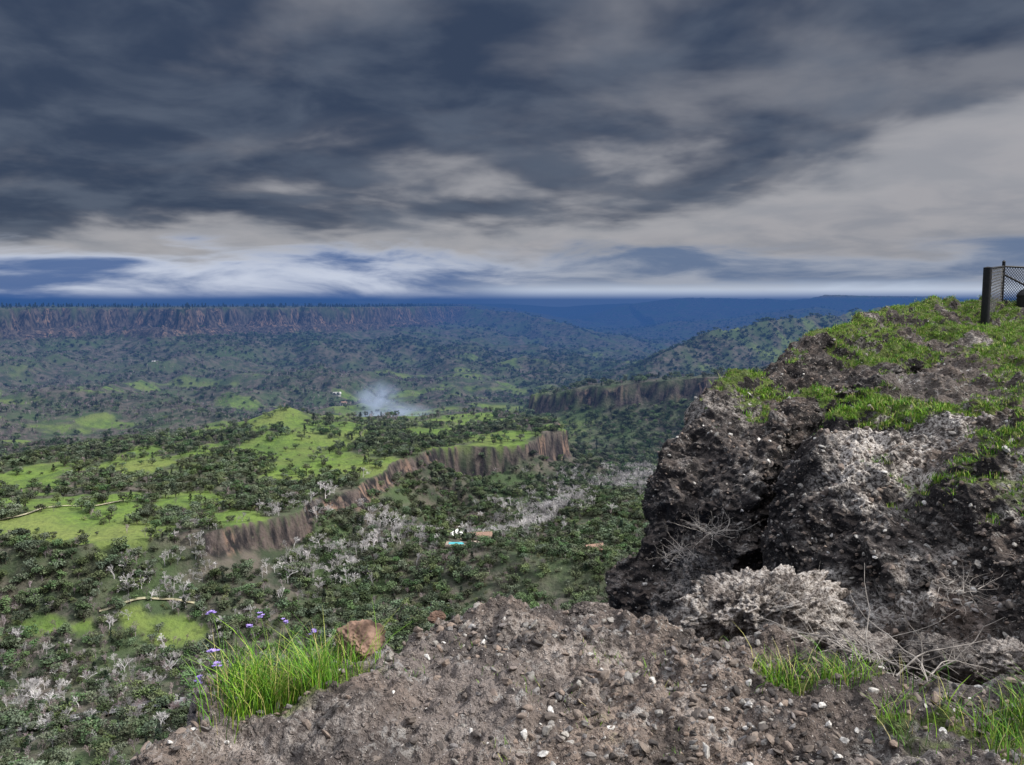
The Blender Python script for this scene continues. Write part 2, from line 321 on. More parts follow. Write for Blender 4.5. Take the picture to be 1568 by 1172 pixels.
# ------------------------------------------------------------ foreground rock
def conglom(name,scale=14.,br=1.0,warm=1.0):
    m,t,b=newmat(name,.85)
    tc=t.n('ShaderNodeTexCoord').outputs['Object']; at=t.n('ShaderNodeVertexColor',layer_name='mask')
    sep=t.n('ShaderNodeSeparateColor'); t.put(sep.inputs[0],at.outputs[0])
    big=t.noise(tc,.55,5,.6,.3); mid=t.noise(tc,3.,6,.7); fin=t.noise(tc,24.,5,.7)
    wv=t.n('ShaderNodeVectorMath',operation='MULTIPLY_ADD'); nz=t.n('ShaderNodeTexNoise'); nz.inputs['Scale'].default_value=12; t.put(nz.inputs['Vector'],tc)
    t.put(wv.inputs[0],nz.outputs[1]); wv.inputs[1].default_value=(.12,.12,.12); t.put(wv.inputs[2],tc)
    v1=t.n('ShaderNodeTexVoronoi'); t.put(v1.inputs['Vector'],wv.outputs[0]); v1.inputs['Scale'].default_value=scale
    v2=t.n('ShaderNodeTexVoronoi'); t.put(v2.inputs['Vector'],wv.outputs[0]); v2.inputs['Scale'].default_value=scale*3.1
    K=lambda *c:tuple(q*br for q in c)
    base=t.mix(t.st(mid,.35,.65),K(.055,.046,.041),K(.20*warm,.155,.13)); base=t.mix(t.st(big,.4,.62),base,K(.14,.12,.11))
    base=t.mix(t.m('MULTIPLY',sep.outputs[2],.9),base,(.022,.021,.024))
    s1=t.n('ShaderNodeSeparateColor'); t.put(s1.inputs[0],v1.outputs['Color'])
    s2=t.n('ShaderNodeSeparateColor'); t.put(s2.inputs[0],v2.outputs['Color'])
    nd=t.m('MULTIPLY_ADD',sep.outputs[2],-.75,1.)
    pc=t.mix(s1.outputs[0],K(.03,.03,.034),K(.24,.20,.18)); peb=t.m('MULTIPLY',t.m('SUBTRACT',1,t.st(v1.outputs['Distance'],.2,.45)),t.st(s1.outputs[1],.5,.65))
    c=t.mix(t.m('MULTIPLY',t.m('MULTIPLY',peb,.6),nd),base,pc)
    p2=t.m('MULTIPLY',t.m('SUBTRACT',1,t.st(v2.outputs['Distance'],.2,.4)),t.st(s2.outputs[1],.55,.6)); pc2=t.mix(t.st(s2.outputs[0],.3,.95),K(.03,.03,.03),K(.45,.41,.38)); c=t.mix(t.m('MULTIPLY',p2,.8),c,pc2)
    lich=t.m('MULTIPLY',t.st(t.noise(tc,4.,6,.75),.54,.62),t.st(fin,.42,.56)); c=t.mix(t.m('MULTIPLY',t.m('MULTIPLY',lich,.65),nd),c,(.50,.49,.47))
    pal=t.m('MULTIPLY',sep.outputs[1],t.m('MULTIPLY',t.st(mid,.4,.6),t.st(fin,.35,.6))); c=t.mix(pal,c,(.72,.67,.62))
    gcol=t.mix(t.st(mid,.3,.7),(.07,.12,.02),(.15,.20,.035)); gm=t.st(t.m('ADD',sep.outputs[0],t.m('MULTIPLY_ADD',mid,.8,-.4)),.35,.6)
    c=t.mix(t.m('MULTIPLY',gm,.8),c,gcol)
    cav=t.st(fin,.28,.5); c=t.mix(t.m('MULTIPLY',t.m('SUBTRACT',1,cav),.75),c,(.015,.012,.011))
    t.put(b.inputs['Base Color'],c)
    hgt=t.m('ADD',t.m('MULTIPLY',peb,.5),t.m('ADD',t.m('MULTIPLY',fin,1.3),t.m('MULTIPLY',mid,2.)))
    hgt=t.m('ADD',hgt,t.m('MULTIPLY',p2,.35))
    bp=t.n('ShaderNodeBump'); bp.inputs['Distance'].default_value=.05; bp.inputs['Strength'].default_value=1.; t.put(bp.inputs['Height'],hgt); t.put(b.inputs['Normal'],bp.outputs[0])
    return m
m_cg=conglom('volcanic_conglomerate',8.,1.0); m_cg2=conglom('ledge_conglomerate',20.,1.75,.98)
def cr(P,n):
    K=len(P); s=np.linspace(0,K-1-1e-6,n); i=s.astype(int); f=(s-i)[:,None,None]
    g=lambda j:P[np.clip(j,0,K-1)]
    a,b_,c_,d_=g(i-1),g(i),g(i+1),g(i+2)
    return .5*(2*b_+(c_-a)*f+(2*a-5*b_+4*c_-d_)*f*f+(3*b_-a-3*c_+d_)*f**3)
def normals(P):
    n=np.cross(np.gradient(P,axis=0),np.gradient(P,axis=1)); n/=np.linalg.norm(n,axis=2)[...,None]+1e-12; return n
def patch(rows,nu,nv,back=None):
    C=np.array([[unproject(*p) for p in r] for r in rows])
    if back is not None: C=np.concatenate([C[:1]+np.array(back),C],0)
    P=cr(C,nu); P=cr(P.transpose(1,0,2),nv).transpose(1,0,2)
    return P,normals(P)
def rough_up(P,n,amps):
    for (s,a,kind,o) in amps:
        q=P/s
        f=fbm(q[...,0],q[...,1],q[...,2]*(.5 if kind=='v' else (1.8 if kind=='h' else 1)),o)-.5
        if kind=='r': f=.12-np.abs(f)*2
        if kind=='b': f=np.abs(f)*2-.15
        if kind=='s': f=(np.clip(f*5,-.5,.5))*.5
        P=P+n*(f*2*a)[...,None]
    return P
rowsA=[
 [(935,1010,13),(925,885,13),(990,800,13.2),(1000,742,13.6),(1080,638,15),(1190,574,17.5),(1328,494,21.5),(1402,476,25),(1500,476,28),(1750,476,31)],
 [(975,1020,11.5),(985,930,11.7),(1060,840,12),(1070,750,12.3),(1136,668,13.5),(1222,606,15.8),(1350,536,19),(1430,506,22),(1510,500,24),(1750,505,27)],
 [(1080,1030,10.8),(1100,930,11),(1140,850,11.2),(1150,760,11.6),(1192,670,12.6),(1262,610,14.6),(1375,562,17.2),(1450,543,19),(1530,530,21),(1750,527,23)],
 [(1170,1040,12),(1190,930,12.3),(1200,850,12.6),(1215,760,13.2),(1255,680,14.2),(1305,622,15.7),(1400,580,17.5),(1480,565,18.8),(1560,552,20),(1750,545,22)]]
PA,nA=patch(rowsA,300,900,back=(2.0,5,-4))
if (nA[150,500,2]<0): nA=-nA
PA=rough_up(PA,nA,[(3.2,.38,'v',3),(1.5,.24,'s',3),(1.0,.22,'r',3),(.4,.13,'b',3),(.16,.055,'r',2),(.07,.022,'n',2)])
rowsB=[
 [(1150,1060,11.5),(1190,900,12.2),(1215,800,12.5),(1225,720,12.8),(1280,650,13.5),(1320,615,14.5),(1400,585,16.5),(1530,558,19),(1750,548,21)],
 [(1160,1060,10),(1172,900,10.3),(1180,800,10.6),(1196,722,11),(1262,652,11.8),(1310,608,13),(1390,574,15.5),(1520,550,18),(1750,540,20)],
 [(1260,1060,8.8),(1275,900,9.3),(1285,800,9.7),(1300,725,10.2),(1345,668,11.2),(1395,630,12.3),(1460,598,14),(1570,568,16),(1750,555,18)],
 [(1390,1070,7.5),(1410,930,8.1),(1420,840,8.6),(1430,750,9.3),(1465,690,10.2),(1505,645,11.2),(1570,605,12.5),(1650,580,14),(1800,565,16)],
 [(1580,1080,6.4),(1590,950,7.0),(1595,850,7.6),(1600,760,8.3),(1610,695,9.2),(1640,645,10.2),(1690,605,11.5),(1760,585,13),(1880,570,15)],
 [(1850,1100,5.4),(1850,970,6.0),(1850,870,6.6),(1850,770,7.2),(1850,700,8),(1860,645,9.2),(1880,600,10.5),(1950,580,12),(2050,570,14)]]
PB,nB=patch(rowsB,560,680)
if (nB[350,250,1]>0): nB=-nB
PB=rough_up(PB,nB,[(2.4,.42,'v',3),(1.2,.24,'s',3),(.8,.22,'r',3),(.35,.11,'b',3),(.14,.05,'r',2),(.06,.018,'n',2)])
def surf_obj(name,P,n,mat,gfun):
    nn=normals(P); s=np.sign((nn*n).sum(-1).mean()); nn=nn*s
    mask=gfun(P,nn)
    fc=grid_faces(*P.shape[:2])
    if s<0: fc=fc[:,::-1]
    o=mesh_obj(name,P.reshape(-1,3),fc,mat); set_mask(o,mask.reshape(-1,3)); return o,nn,mask
SA,_=np.meshgrid(np.linspace(0,9,900),np.arange(300))
def gA(P,nn):
    x,y,z=P[...,0],P[...,1],P[...,2]
    up=ss(.30,.60,nn[...,2]); hi=ss(3.7,4.7,SA)
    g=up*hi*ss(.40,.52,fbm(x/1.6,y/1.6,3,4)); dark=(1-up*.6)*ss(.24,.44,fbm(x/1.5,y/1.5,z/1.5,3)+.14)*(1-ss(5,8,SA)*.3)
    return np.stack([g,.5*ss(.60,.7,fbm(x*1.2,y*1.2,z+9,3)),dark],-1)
SB_,TB_=np.meshgrid(np.linspace(0,8,680),np.linspace(0,5,560))
def gB(P,nn):
    x,y,z=P[...,0],P[...,1],P[...,2]
    up=ss(.3,.6,nn[...,2]); hi=ss(3.4,4.3,SB_)
    path=np.exp(-((SB_-6.2)/.7)**2)
    g=up*np.maximum(hi*(1-.97*path),.55*ss(1.8,3.0,TB_)*ss(2.3,3.3,SB_))*ss(.41,.51,fbm(x/1.1,y/1.1,3,4))
    pale=ss(.50,.60,fbm(x/1.0+5,y/1.0,z/1.0,3))*(SB_<5)*ss(1.3,1.9,TB_)  # pale patches painted as highlights on the rock
    dark=ss(.46,.58,fbm(x/1.3,y/1.3+7,z/1.3,3))*(1-up*.6)*(SB_<5)+ (1-ss(1.0,1.8,TB_))*.9*(SB_<5.5)  # crevice side darkened in the mask, shade put into the colour
    return np.stack([g,pale,np.clip(dark,0,1)],-1)
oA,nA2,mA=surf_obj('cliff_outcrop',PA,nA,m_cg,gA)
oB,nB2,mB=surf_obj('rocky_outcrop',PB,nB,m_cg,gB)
EDGE=[(-3.0,-2),(-1.9,2.5),(-1.72,3.6),(-1.72,4.25),(-1.15,4.75),(-.78,5.05),(-.37,5.4),(.1,5.5),(.54,5.55),(.9,5.3),(1.4,4.9),(2.3,4.5),(3.6,4.4),(7,5),(9,5),(9,-2)]
def Hc(x,y):
    d=sdpoly(x,y,EDGE)+(fbm(x*1.3,y*1.3,2,4)-.5)*.5
    k=ss(.6,1.6,x); dd=np.maximum(d,0)
    drop=(1-k)*(dd*2.6+1.2*ss(0,.25,d))+k*np.minimum(dd*.55+.15*ss(0,.3,d),3.2)
    a=np.abs(fbm(x*5,y*5,6,3)-.5); b2=np.abs(fbm(x*13,y*13,9,3)-.5)
    z=-2.12-.05*ss(3,6,y)+(fbm(x*.8,y*.8,5,4)-.5)*.42+(fbm(x*2.4,y*2.4,6,3)-.5)*.24+a*.24-.03+b2*.12+(fbm(x*34,y*34,8,2)-.5)*.028
    z=z-.12*ss(2.5,4.2,x)*ss(2.2,3.8,y)
    return z-drop
xs=np.linspace(-3.6,8.5,760); ys=np.concatenate([np.linspace(-1.0,1.8,40,endpoint=False),np.linspace(1.8,6.5,420,endpoint=False),np.linspace(6.5,12,160)]); XC,YC=np.meshgrid(xs,ys,indexing='ij'); ZC=Hc(XC,YC)
PC=np.stack([XC,YC,ZC],-1)
def gline(x): return 4.45-.50*(x-1.4)
def grassC(x,y):
    g=np.exp(-(((x+1.3)/.42)**2+((y-4.35)/.28)**2))
    g=g+ss(0,.4,x-1.2)*np.exp(-((y-gline(x))/.30)**2)*ss(.32,.46,fbm(x*2.2,y*2.2,4,3))
    g=g+.4*ss(.6,.68,fbm(x*1.5+7,y*1.5,4,3))
    return np.clip(g,0,1)
def gC(P,nn):
    x,y,z=P[...,0],P[...,1],P[...,2]; g=grassC(x,y)
    return np.stack([g*.75,.35*ss(.58,.68,fbm(x*2,y*2,9,3)),.55*ss(.48,.62,fbm(x*1.2+3,y*1.2,9,3))],-1)
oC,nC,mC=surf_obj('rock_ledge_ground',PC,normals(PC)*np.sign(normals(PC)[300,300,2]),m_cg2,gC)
def ico(sub):
    import bmesh
    bm=bmesh.new(); bmesh.ops.create_icosphere(bm,subdivisions=sub,radius=1)
    v=np.array([q.co[:] for q in bm.verts]); f=np.array([[w.index for w in q.verts] for q in bm.faces]); bm.free(); return v,f
def rock_mesh(name,seed,sub,mat,amp=.35,flat=.7,link=False,freq=1.2,fine=.0,cuts=7):
    v,f=ico(sub)
    r=np.random.default_rng(seed); o=r.random(3)*50
    for i in range(cuts):
        d=r.normal(size=3); d/=np.linalg.norm(d); c=.45+.35*r.random(); s=v@d; v=v-np.maximum(s-c,0)[:,None]*d*.9
    dsp=1+(fbm(v[:,0]*freq+o[0],v[:,1]*freq+o[1],v[:,2]*freq+o[2],4)-.5)*2*amp
    if fine: dsp+= -np.abs(fbm(v[:,0]*4+o[0],v[:,1]*4,v[:,2]*4,3)-.5)*fine*4+(fbm(v[:,0]*11+o[0],v[:,1]*11,v[:,2]*11,3)-.5)*fine*1.6+(fbm(v[:,0]*28+o[0],v[:,1]*28,v[:,2]*28,2)-.5)*fine*.6
    v=v*dsp[:,None]*np.array([1,.75+.3*r.random(),flat])
    return mesh_obj(name,v,f,mat,sub>2,link)
m_pb,t,b=newmat('pebble_stone',.8)
oi=t.n('ShaderNodeObjectInfo').outputs['Random']; cr_=t.n('ShaderNodeValToRGB'); t.put(cr_.inputs[0],oi)
e=cr_.color_ramp.elements; e[0].color=(.045,.042,.042,1); e[1].color=(.64,.62,.59,1); e[1].position=.985
for p_,c_ in ((.2,(.11,.095,.086,1)),(.45,(.20,.165,.14,1)),(.62,(.27,.205,.165,1)),(.78,(.19,.18,.18,1)),(.92,(.32,.30,.27,1))):
    q=e.new(p_); q.color=c_
tc=t.n('ShaderNodeTexCoord').outputs['Object']; nn_=t.noise(tc,2.5,4,.6); t.put(b.inputs['Base Color'],t.mix(t.m('MULTIPLY',t.st(nn_,.35,.65),.5),cr_.outputs[0],(.06,.052,.047)))
c_peb=coll('pebbles',[rock_mesh('pebble',100+i,2,m_pb,.35,.6,cuts=11) for i in range(7)])
def scatter_surf(name,P,n,prob,N,smin,smax_,pw,c,k,sink=.3,align=False):
    w=prob.ravel().clip(0,None).astype(float)
    area=np.linalg.norm(np.cross(np.gradient(P,axis=0),np.gradient(P,axis=1)),axis=2).ravel(); w=w*area; w/=w.sum()
    i=rng.choice(len(w),N,p=w); p=P.reshape(-1,3)[i]+rng.normal(size=(N,3))*np.array([.008,.008,0]); nn=n.reshape(-1,3)[i]
    s=smin+(smax_-smin)*rng.random(N)**pw
    if align: rot=np.stack([rng.normal(size=N)*.15,rng.normal(size=N)*.15,rng.random(N)*6.28],-1)
    else:
        p=p+nn*(s*sink)[:,None]; rot=rng.random((N,3))*np.array([.9,.9,6.28])
    return gn_inst(name,p,rot,np.repeat(s[:,None],3,1)*(.75+.5*rng.random((N,3))),rng.integers(0,k,N),c)
visC=((XC>-2.4)&(YC>1.9)&(YC<8)&(XC<5))*(1-.5*mC[...,0])
scatter_surf('gravel',PC,nC,visC*(.25+1.4*ss(.4,.6,fbm(XC*1.6,YC*1.6,3,3))),40000,.005,.040,2.8,c_peb,7,.1)
scatter_surf('embedded_cobbles',PA,nA2,(1-.9*mA[...,0])*np.exp(-np.maximum(PA[...,1]-12,0)/9),7000,.012,.06,3,c_peb,7,0)
scatter_surf('embedded_stones',PB,nB2,(1-.9*mB[...,0])*np.exp(-np.maximum(PB[...,1]-8,0)/7),10000,.008,.055,3,c_peb,7,0)
def place_rock(name,u,v,d,size,seed,mat,mask,rot=0,fine=.05,amp=.3,flat=.8,sub=6):
    o=rock_mesh(name,seed,sub,mat,amp,flat,True,1.3,fine); p=unproject(u,v,d)
    vv=np.zeros((len(o.data.vertices),3)); vv[:]=mask
    co=np.empty(len(vv)*3,np.float32); o.data.vertices.foreach_get('co',co); co=co.reshape(-1,3)
    th=rot; co=co*np.array(size); co=np.stack([co[:,0]*math.cos(th)-co[:,1]*math.sin(th),co[:,0]*math.sin(th)+co[:,1]*math.cos(th),co[:,2]],-1)+p
    o.data.vertices.foreach_set('co',co.astype(np.float32).ravel()); o.data.update(); set_mask(o,vv); return o
m_red=simple('red_rock',(.155,.10,.075),.65,9,.9,0,.03)
place_rock('pale_boulder',1165,948,7.0,(.80,.6,.80),3,m_cg2,(0,.9,.25),.3,.2,sub=7)
place_rock('pale_boulder',1330,1010,6.6,(.5,.45,.33),9,m_cg2,(0,.4,.6),.8,.2)
place_rock('dark_boulder',1440,1030,6.0,(.45,.45,.30),11,m_cg2,(0,.15,.9),.2,.2)
place_rock('dark_boulder',1545,1020,5.9,(.42,.45,.28),15,m_cg2,(0,.5,.6),1.2,.2)
place_rock('pale_boulder',905,938,5.6,(.20,.16,.10),21,m_cg2,(0,.7,0),.2,.2)
place_rock('pale_boulder',1010,975,5.6,(.26,.2,.14),23,m_cg2,(0,.6,.3),.2,.2)
place_rock('red_rock',545,982,5.1,(.20,.2,.17),31,m_red,(0,0,0),.1,.10)
place_rock('brown_rock',668,945,5.6,(.07,.07,.05),33,m_red,(0,0,0),.1,.10)
# ------------------------------------------------------------ grass
m_gr,t,b=newmat('grass_blades',.6)
gi=t.n('ShaderNodeNewGeometry'); g2=t.n('ShaderNodeObjectInfo').outputs['Random']
rn=t.m('FRACT',t.m('ADD',gi.outputs['Random Per Island'],g2))
rp=t.n('ShaderNodeValToRGB'); t.put(rp.inputs[0],rn); e=rp.color_ramp.elements
e[0].color=(.035,.11,.012,1); e[1].color=(.45,.38,.19,1); q=e.new(.4); q.color=(.10,.26,.02,1); q=e.new(.74); q.color=(.24,.42,.03,1); q=e.new(.88); q.color=(.40,.38,.12,1)
t.put(b.inputs['Base Color'],rp.outputs[0])
def blades(base,hgt,wid,lean,r):
    n=len(base); az=r.random(n)*6.28; dirv=np.stack([np.cos(az),np.sin(az),0*az],-1); side=np.stack([-np.sin(az+.6*r.normal(size=n)),np.cos(az),0*az],-1)
    hs=hgt*(.3+1.0*r.random(n)); ln=lean*r.random(n)*hs; V=[]
    for k,(t_,w_) in enumerate(((0,1),(.35,.85),(.7,.55),(1,.06))):
        c=base+dirv*(ln*t_**2)[:,None]+np.array([0,0,1])*(hs*t_*(1-.15*t_))[:,None]
        V+=[c-side*wid*w_,c+side*wid*w_]
    V=np.stack(V,1).reshape(-1,3); o=np.arange(n)[:,None]*8
    f=np.concatenate([o+np.array([[2*k,2*k+1,2*k+3,2*k+2]]) for k in range(3)],0)
    return V,f
def grass_obj(name,centers,spread,nper,hgt,wid,lean,seed):
    r=np.random.default_rng(seed)
    c=np.repeat(centers,nper,0); c=c+np.concatenate([r.normal(size=(len(c),2))*spread,np.zeros((len(c),1))],1)
    c[:,2]=Hc(c[:,0],c[:,1])-.01
    return mesh_obj(name,*blades(c,hgt,wid,lean,r),m_gr)
r=np.random.default_rng(5)
cx=np.stack([r.normal(-1.26,.19,90),np.zeros(90),np.zeros(90)],-1); cx[:,1]=4.15+.5*(cx[:,0]+1.68)/.7+r.normal(size=90)*.13
grass_obj('grass_clump',cx,.05,15,.32,.0024,1.0,1)
n=320; x=1.45+2.4*r.random(n); y=gline(x)+r.normal(size=n)*.17; kk=fbm(x*2.2,y*2.2,4,3)>.40
grass_obj('grass_patch',np.stack([x,y,0*x],-1)[kk],.045,14,.17,.0024,1.1,2)
n=130; x=r.uniform(-1.5,3.5,n); y=r.uniform(2.8,5.2,n); kk=fbm(x*1.5+7,y*1.5,4,3)>.52
grass_obj('sparse_grass',np.stack([x,y,0*x],-1)[kk],.05,14,.05,.0018,1.,3)
tufts=[]
for i in range(4):
    rr=np.random.default_rng(200+i); bs=np.concatenate([rr.normal(size=(24,2))*.5,np.zeros((24,1))],1)
    tufts.append(mesh_obj('tuft',*blades(bs,1.0,.06,.9,rr),m_gr,link=False))
c_tuft=coll('tufts',tufts)
scatter_surf('hillside_grass',PA,nA2,mA[...,0]**1.5,16000,.03,.10,1.8,c_tuft,4,align=True)
scatter_surf('outcrop_grass',PB,nB2,mB[...,0]**1.5,12000,.025,.09,1.8,c_tuft,4,align=True)
m_stem=simple('flower_stem',(.12,.2,.05),.2); m_pur=simple('purple_petals',(.34,.25,.60),.3,30)
def flower(base,hgt,lean,seed):
    rr=np.random.default_rng(seed); B=MB(); p=np.array(base,float); pts=[p]
    for i in range(6):
        tt=(i+1)/6; pts.append(p+np.array([lean*tt*tt,0.02*tt,hgt*tt]))
    for a_,b_ in zip(pts[:-1],pts[1:]): B.add(*tube(a_,b_,.0026,.0024,5))
    for j in range(7):
        c=pts[-1]+rr.normal(size=3)*.010
        for k in range(6):
            th=k*1.047; o=np.array([math.cos(th),math.sin(th),.35]); sd=np.array([-math.sin(th),math.cos(th),0])
            B.add(np.array([c,c+o*.008+sd*.0042,c+o*.015,c+o*.008-sd*.0042]),[(0,1,2,3)],1)
    return B.obj('purple_wildflower',[m_stem,m_pur],True)
for i,(u,v,d) in enumerate(((322,940,4.5),(381,962,4.6),(437,955,4.7),(323,998,4.3),(397,945,4.7),(330,1020,4.2),(300,1045,4.2),(480,968,4.8))):
    top=unproject(u,v,d); z0=Hc(np.array([top[0]+.06]),np.array([d]))[0]; z0=max(z0,-2.45)
    flower((top[0]+.06,d,z0),top[2]-z0,-.06,i)
m_dead=simple('dead_wood',(.34,.31,.28),.3,10)
def twigs(name,u,v,d,n,L,seed,drop=.3,ra0=.006):
    rr=np.random.default_rng(seed); B=MB(); o=unproject(u,v,d)
    for i in range(n):
        p=o+rr.normal(size=3)*np.array([.12,.12,.03]); dr=rr.normal(size=3); dr[2]=abs(dr[2])*.3; dr/=np.linalg.norm(dr); ra=ra0*(.5+rr.random())
        for k in range(7):
            q=p+dr*L/7*(.6+.8*rr.random()); B.add(*tube(p,q,ra,ra*.82,5)); ra*=.82; p=q; dr=dr+rr.normal(size=3)*.25; dr[2]-=.04*drop*3; dr/=np.linalg.norm(dr)
            if rr.random()<.6:
                s=dr+rr.normal(size=3)*.7; s/=np.linalg.norm(s); B.add(*tube(p,p+s*L*.18,ra*.6,ra*.25,4))
    return B.obj(name,[m_dead],True)
twigs('dead_branches',1320,1000,6.0,26,.85,1); twigs('dead_branches',1420,1040,5.4,16,.7,2)
twigs('dry_shrub',1090,815,11.2,30,.5,3,0,.004); twigs('dry_shrub',1470,905,7.3,36,.35,4,0,.003); twigs('dry_shrub',1040,850,11.3,26,.4,6,0,.004)
# ------------------------------------------------------------ fence
m_met=simple('dark_metal',(.02,.02,.022),.2,8,.5); m_wire=simple('galvanised_wire',(.05,.05,.055),.2,8,.4)
fence=bpy.data.objects.new('chain_link_fence',None); sc.collection.objects.link(fence)
def part(name,segs,mat,parent,k=8):
    B=MB(); [B.add(*tube(a_,b_,r0,r1,k)) for a_,b_,r0,r1 in segs]; o=B.obj(name,[mat],True,True); o.parent=parent; return o
f1=unproject(1508,494,24.); f2=unproject(1533,474,26.5); f3=unproject(1640,478,27.); up=np.array([0,0,1.])
h1=1.62; h2=1.40
part('gate_post',[(f1-up*.6,f1+up*h1,.12,.12),(f1+up*h1,f1+up*(h1+.03),.13,.02)],m_met,fence,10)
part('corner_post',[(f2-up*.6,f2+up*1.55,.05,.05),(f2+up*1.55,f2+up*1.6,.06,.01)],m_met,fence)
part('end_post',[(f3-up*.6,f3+up*1.5,.04,.04)],m_met,fence)
part('rails',[(f1+up*(h1-.03),f2+up*h2,.03,.03),(f2+up*h2,f3+up*h2,.03,.03),(f2+up*1.15,f3+up*.1,.03,.03),(f1+up*.15,f2+up*.1,.02,.02)],m_met,fence)
segs=[]
def panel(a0,b0,ha,hb,st=.1,w=.008):
    L=np.linalg.norm(b0-a0); e=(b0-a0)/L; n=int((L+ha)/st)
    for sgn in (0,1):
        for i in range(n+1):
            s0=i*st-ha; lo=max(0,-s0); hi=min(ha,L-s0)
            if hi<=lo: continue
            P0=(s0+lo,lo); P1=(s0+hi,hi)
            if sgn: P0=(L-P0[0],P0[1]); P1=(L-P1[0],P1[1])
            f=lambda q: a0+e*q[0]+up*(q[1]*(ha+(hb-ha)*q[0]/L)/ha)
            segs.append((f(P0),f(P1),w,w))
panel(f1,f2,h1-.05,h2,.2); panel(f2,f3,h2,h2,.10,.010)
part('wire_mesh',segs,m_wire,fence,3)
bn=bpy.data.objects.new('litter_bin',None); sc.collection.objects.link(bn); p=unproject(1572,474,26.2)
prof=[(.27,0),(.29,.1),(.30,.5),(.31,.52),(.31,.56),(.28,.62),(.2,.72),(.08,.78),(.01,.79)]
part('body',[(p+up*(z0-.1),p+up*(z1-.1),r0,r1) for (r0,z0),(r1,z1) in zip(prof[:-1],prof[1:])],m_met,bn,20)
# ------------------------------------------------------------ buildings, roads
def Hz(x,y): return float(H(np.array([x]),np.array([y]))[0])
m_roof=simple('roof_shingles',(.26,.17,.13),.3,1.5); m_wall=simple('timber_wall',(.32,.27,.22),.2,1); m_wht=simple('white_wall',(.75,.74,.72),.05,1); m_gls=simple('window_glass',(.03,.04,.05),.1,1,.15); m_door=simple('door',(.12,.07,.05),.1)
def box(B,c,s,m=0):
    c=np.array(c,float); s=np.array(s,float)/2
    v=np.array([c+s*np.array([i,j,k]) for k in(-1,1) for i,j in((-1,-1),(1,-1),(1,1),(-1,1))]); B.add(v,[(0,3,2,1),(4,5,6,7),(0,1,5,4),(1,2,6,5),(2,3,7,6),(3,0,4,7)],m)
def house(name,x,y,L,W,hw,hr,rot,wall,roof):
    e=bpy.data.objects.new(name,None); sc.collection.objects.link(e); e.location=(x,y,Hz(x,y)+.4); e.rotation_euler=(0,0,rot)
    def child(nm,B,m):
        o=B.obj(nm,[m],True); o.parent=e
    B=MB(); box(B,(0,0,hw/2-1),(L,W,hw+2)); 
    for s in(-1,1): B.add(np.array([(s*L/2,-W/2,hw),(s*L/2,W/2,hw),(s*L/2,0,hw+hr),(s*L/2,0,hw+hr*.99)]),[(0,1,2,3)])
    child('walls',B,wall)
    B=MB(); o_=.7
    for s in(-1,1):
        v=np.array([(-L/2-o_,s*(W/2+o_),hw-.3),(L/2+o_,s*(W/2+o_),hw-.3),(L/2+o_,0,hw+hr+.1),(-L/2-o_,0,hw+hr+.1)]); B.add(np.concatenate([v,v+[0,0,.25]]),[(0,1,2,3),(4,5,6,7),(0,1,5,4),(1,2,6,5),(3,0,4,7)])
    child('roof',B,roof)
    B=MB(); 
    for i in range(int(L/3.5)):
        xx=-L/2+2+i*3.4
        if i==2: continue
        for s in(-1,1): box(B,(xx,s*(W/2+.03),hw*.55),(1.4,.12,1.3))
    child('windows',B,m_gls)
    B=MB(); box(B,(-L/2+2+6.8 if L>9 else 0,-W/2-.04,1.05),(1.1,.12,2.1)); child('door',B,m_door)
house('lodge',-27,608,22,10,3.4,3.2,.15,m_wall,m_roof); house('lodge',-44,594,12,8,3,2.6,1.2,m_wall,m_wht)
house('brown_house',60,572,13,9,3,3,.4,m_door,m_roof)
house('white_house',-362,1650,16,9,4,3,.3,m_wht,m_wht); house('white_house',-905,2040,20,10,4,3,.1,m_wht,m_wht); house('white_house',-330,1560,12,8,3.5,3,.9,m_wht,m_roof)
house('farm_house',-262,352,11,8,3,2.6,.5,m_wht,m_roof)
m_pool=simple('pool_water',(.10,.45,.50),.1,.3,.1)
pe=bpy.data.objects.new('swimming_pool',None); sc.collection.objects.link(pe); pe.location=(-40,563,Hz(-40,563)+.7)
B=MB(); box(B,(0,0,-.5),(16,9,1.5)); o=B.obj('deck',[m_wall],True); o.parent=pe
B=MB(); box(B,(0,0,.2),(11,5,.25)); o=B.obj('water',[m_pool],True); o.parent=pe
def ribbon(name,pts,w,mat,lift=.35):
    P=cr(np.array([[(a_,b_,0)] for a_,b_ in pts],float),160)[:,0,:2]; d=np.gradient(P,axis=0); d/=np.linalg.norm(d,axis=1)[:,None]; s=np.stack([d[:,1],-d[:,0]],-1)
    zc=H(P[:,0],P[:,1]); zc=np.convolve(np.pad(zc,8,mode='edge'),np.ones(17)/17,'valid')
    cols=[]
    for k in np.linspace(-1,1,5):
        q=P+s*w/2*k; cols.append(np.stack([q[:,0],q[:,1],np.maximum(H(q[:,0],q[:,1]),zc)+lift],-1))
    V=np.stack(cols,1); return mesh_obj(name,V.reshape(-1,3),grid_faces(160,5),mat)
m_asph=simple('asphalt',(.20,.20,.21),.1,1); m_dirt=simple('dirt_track',(.36,.33,.22),.3,.3); m_line=simple('road_paint',(.75,.75,.7),.05)
RD=[(-330,300),(-265,333),(-215,352),(-180,368),(-130,372)]
ribbon('valley_road',RD,7.5,m_asph,1.6); ribbon('road_markings',RD,.35,m_line,1.65)
ribbon('dirt_track',[(-420,500),(-345,520),(-322,548),(-310,570),(-290,590)],2.6,m_dirt,.8)
ribbon('farm_track',[(-240,452),(-222,460),(-205,464),(-190,466)],1.8,m_dirt,.6)
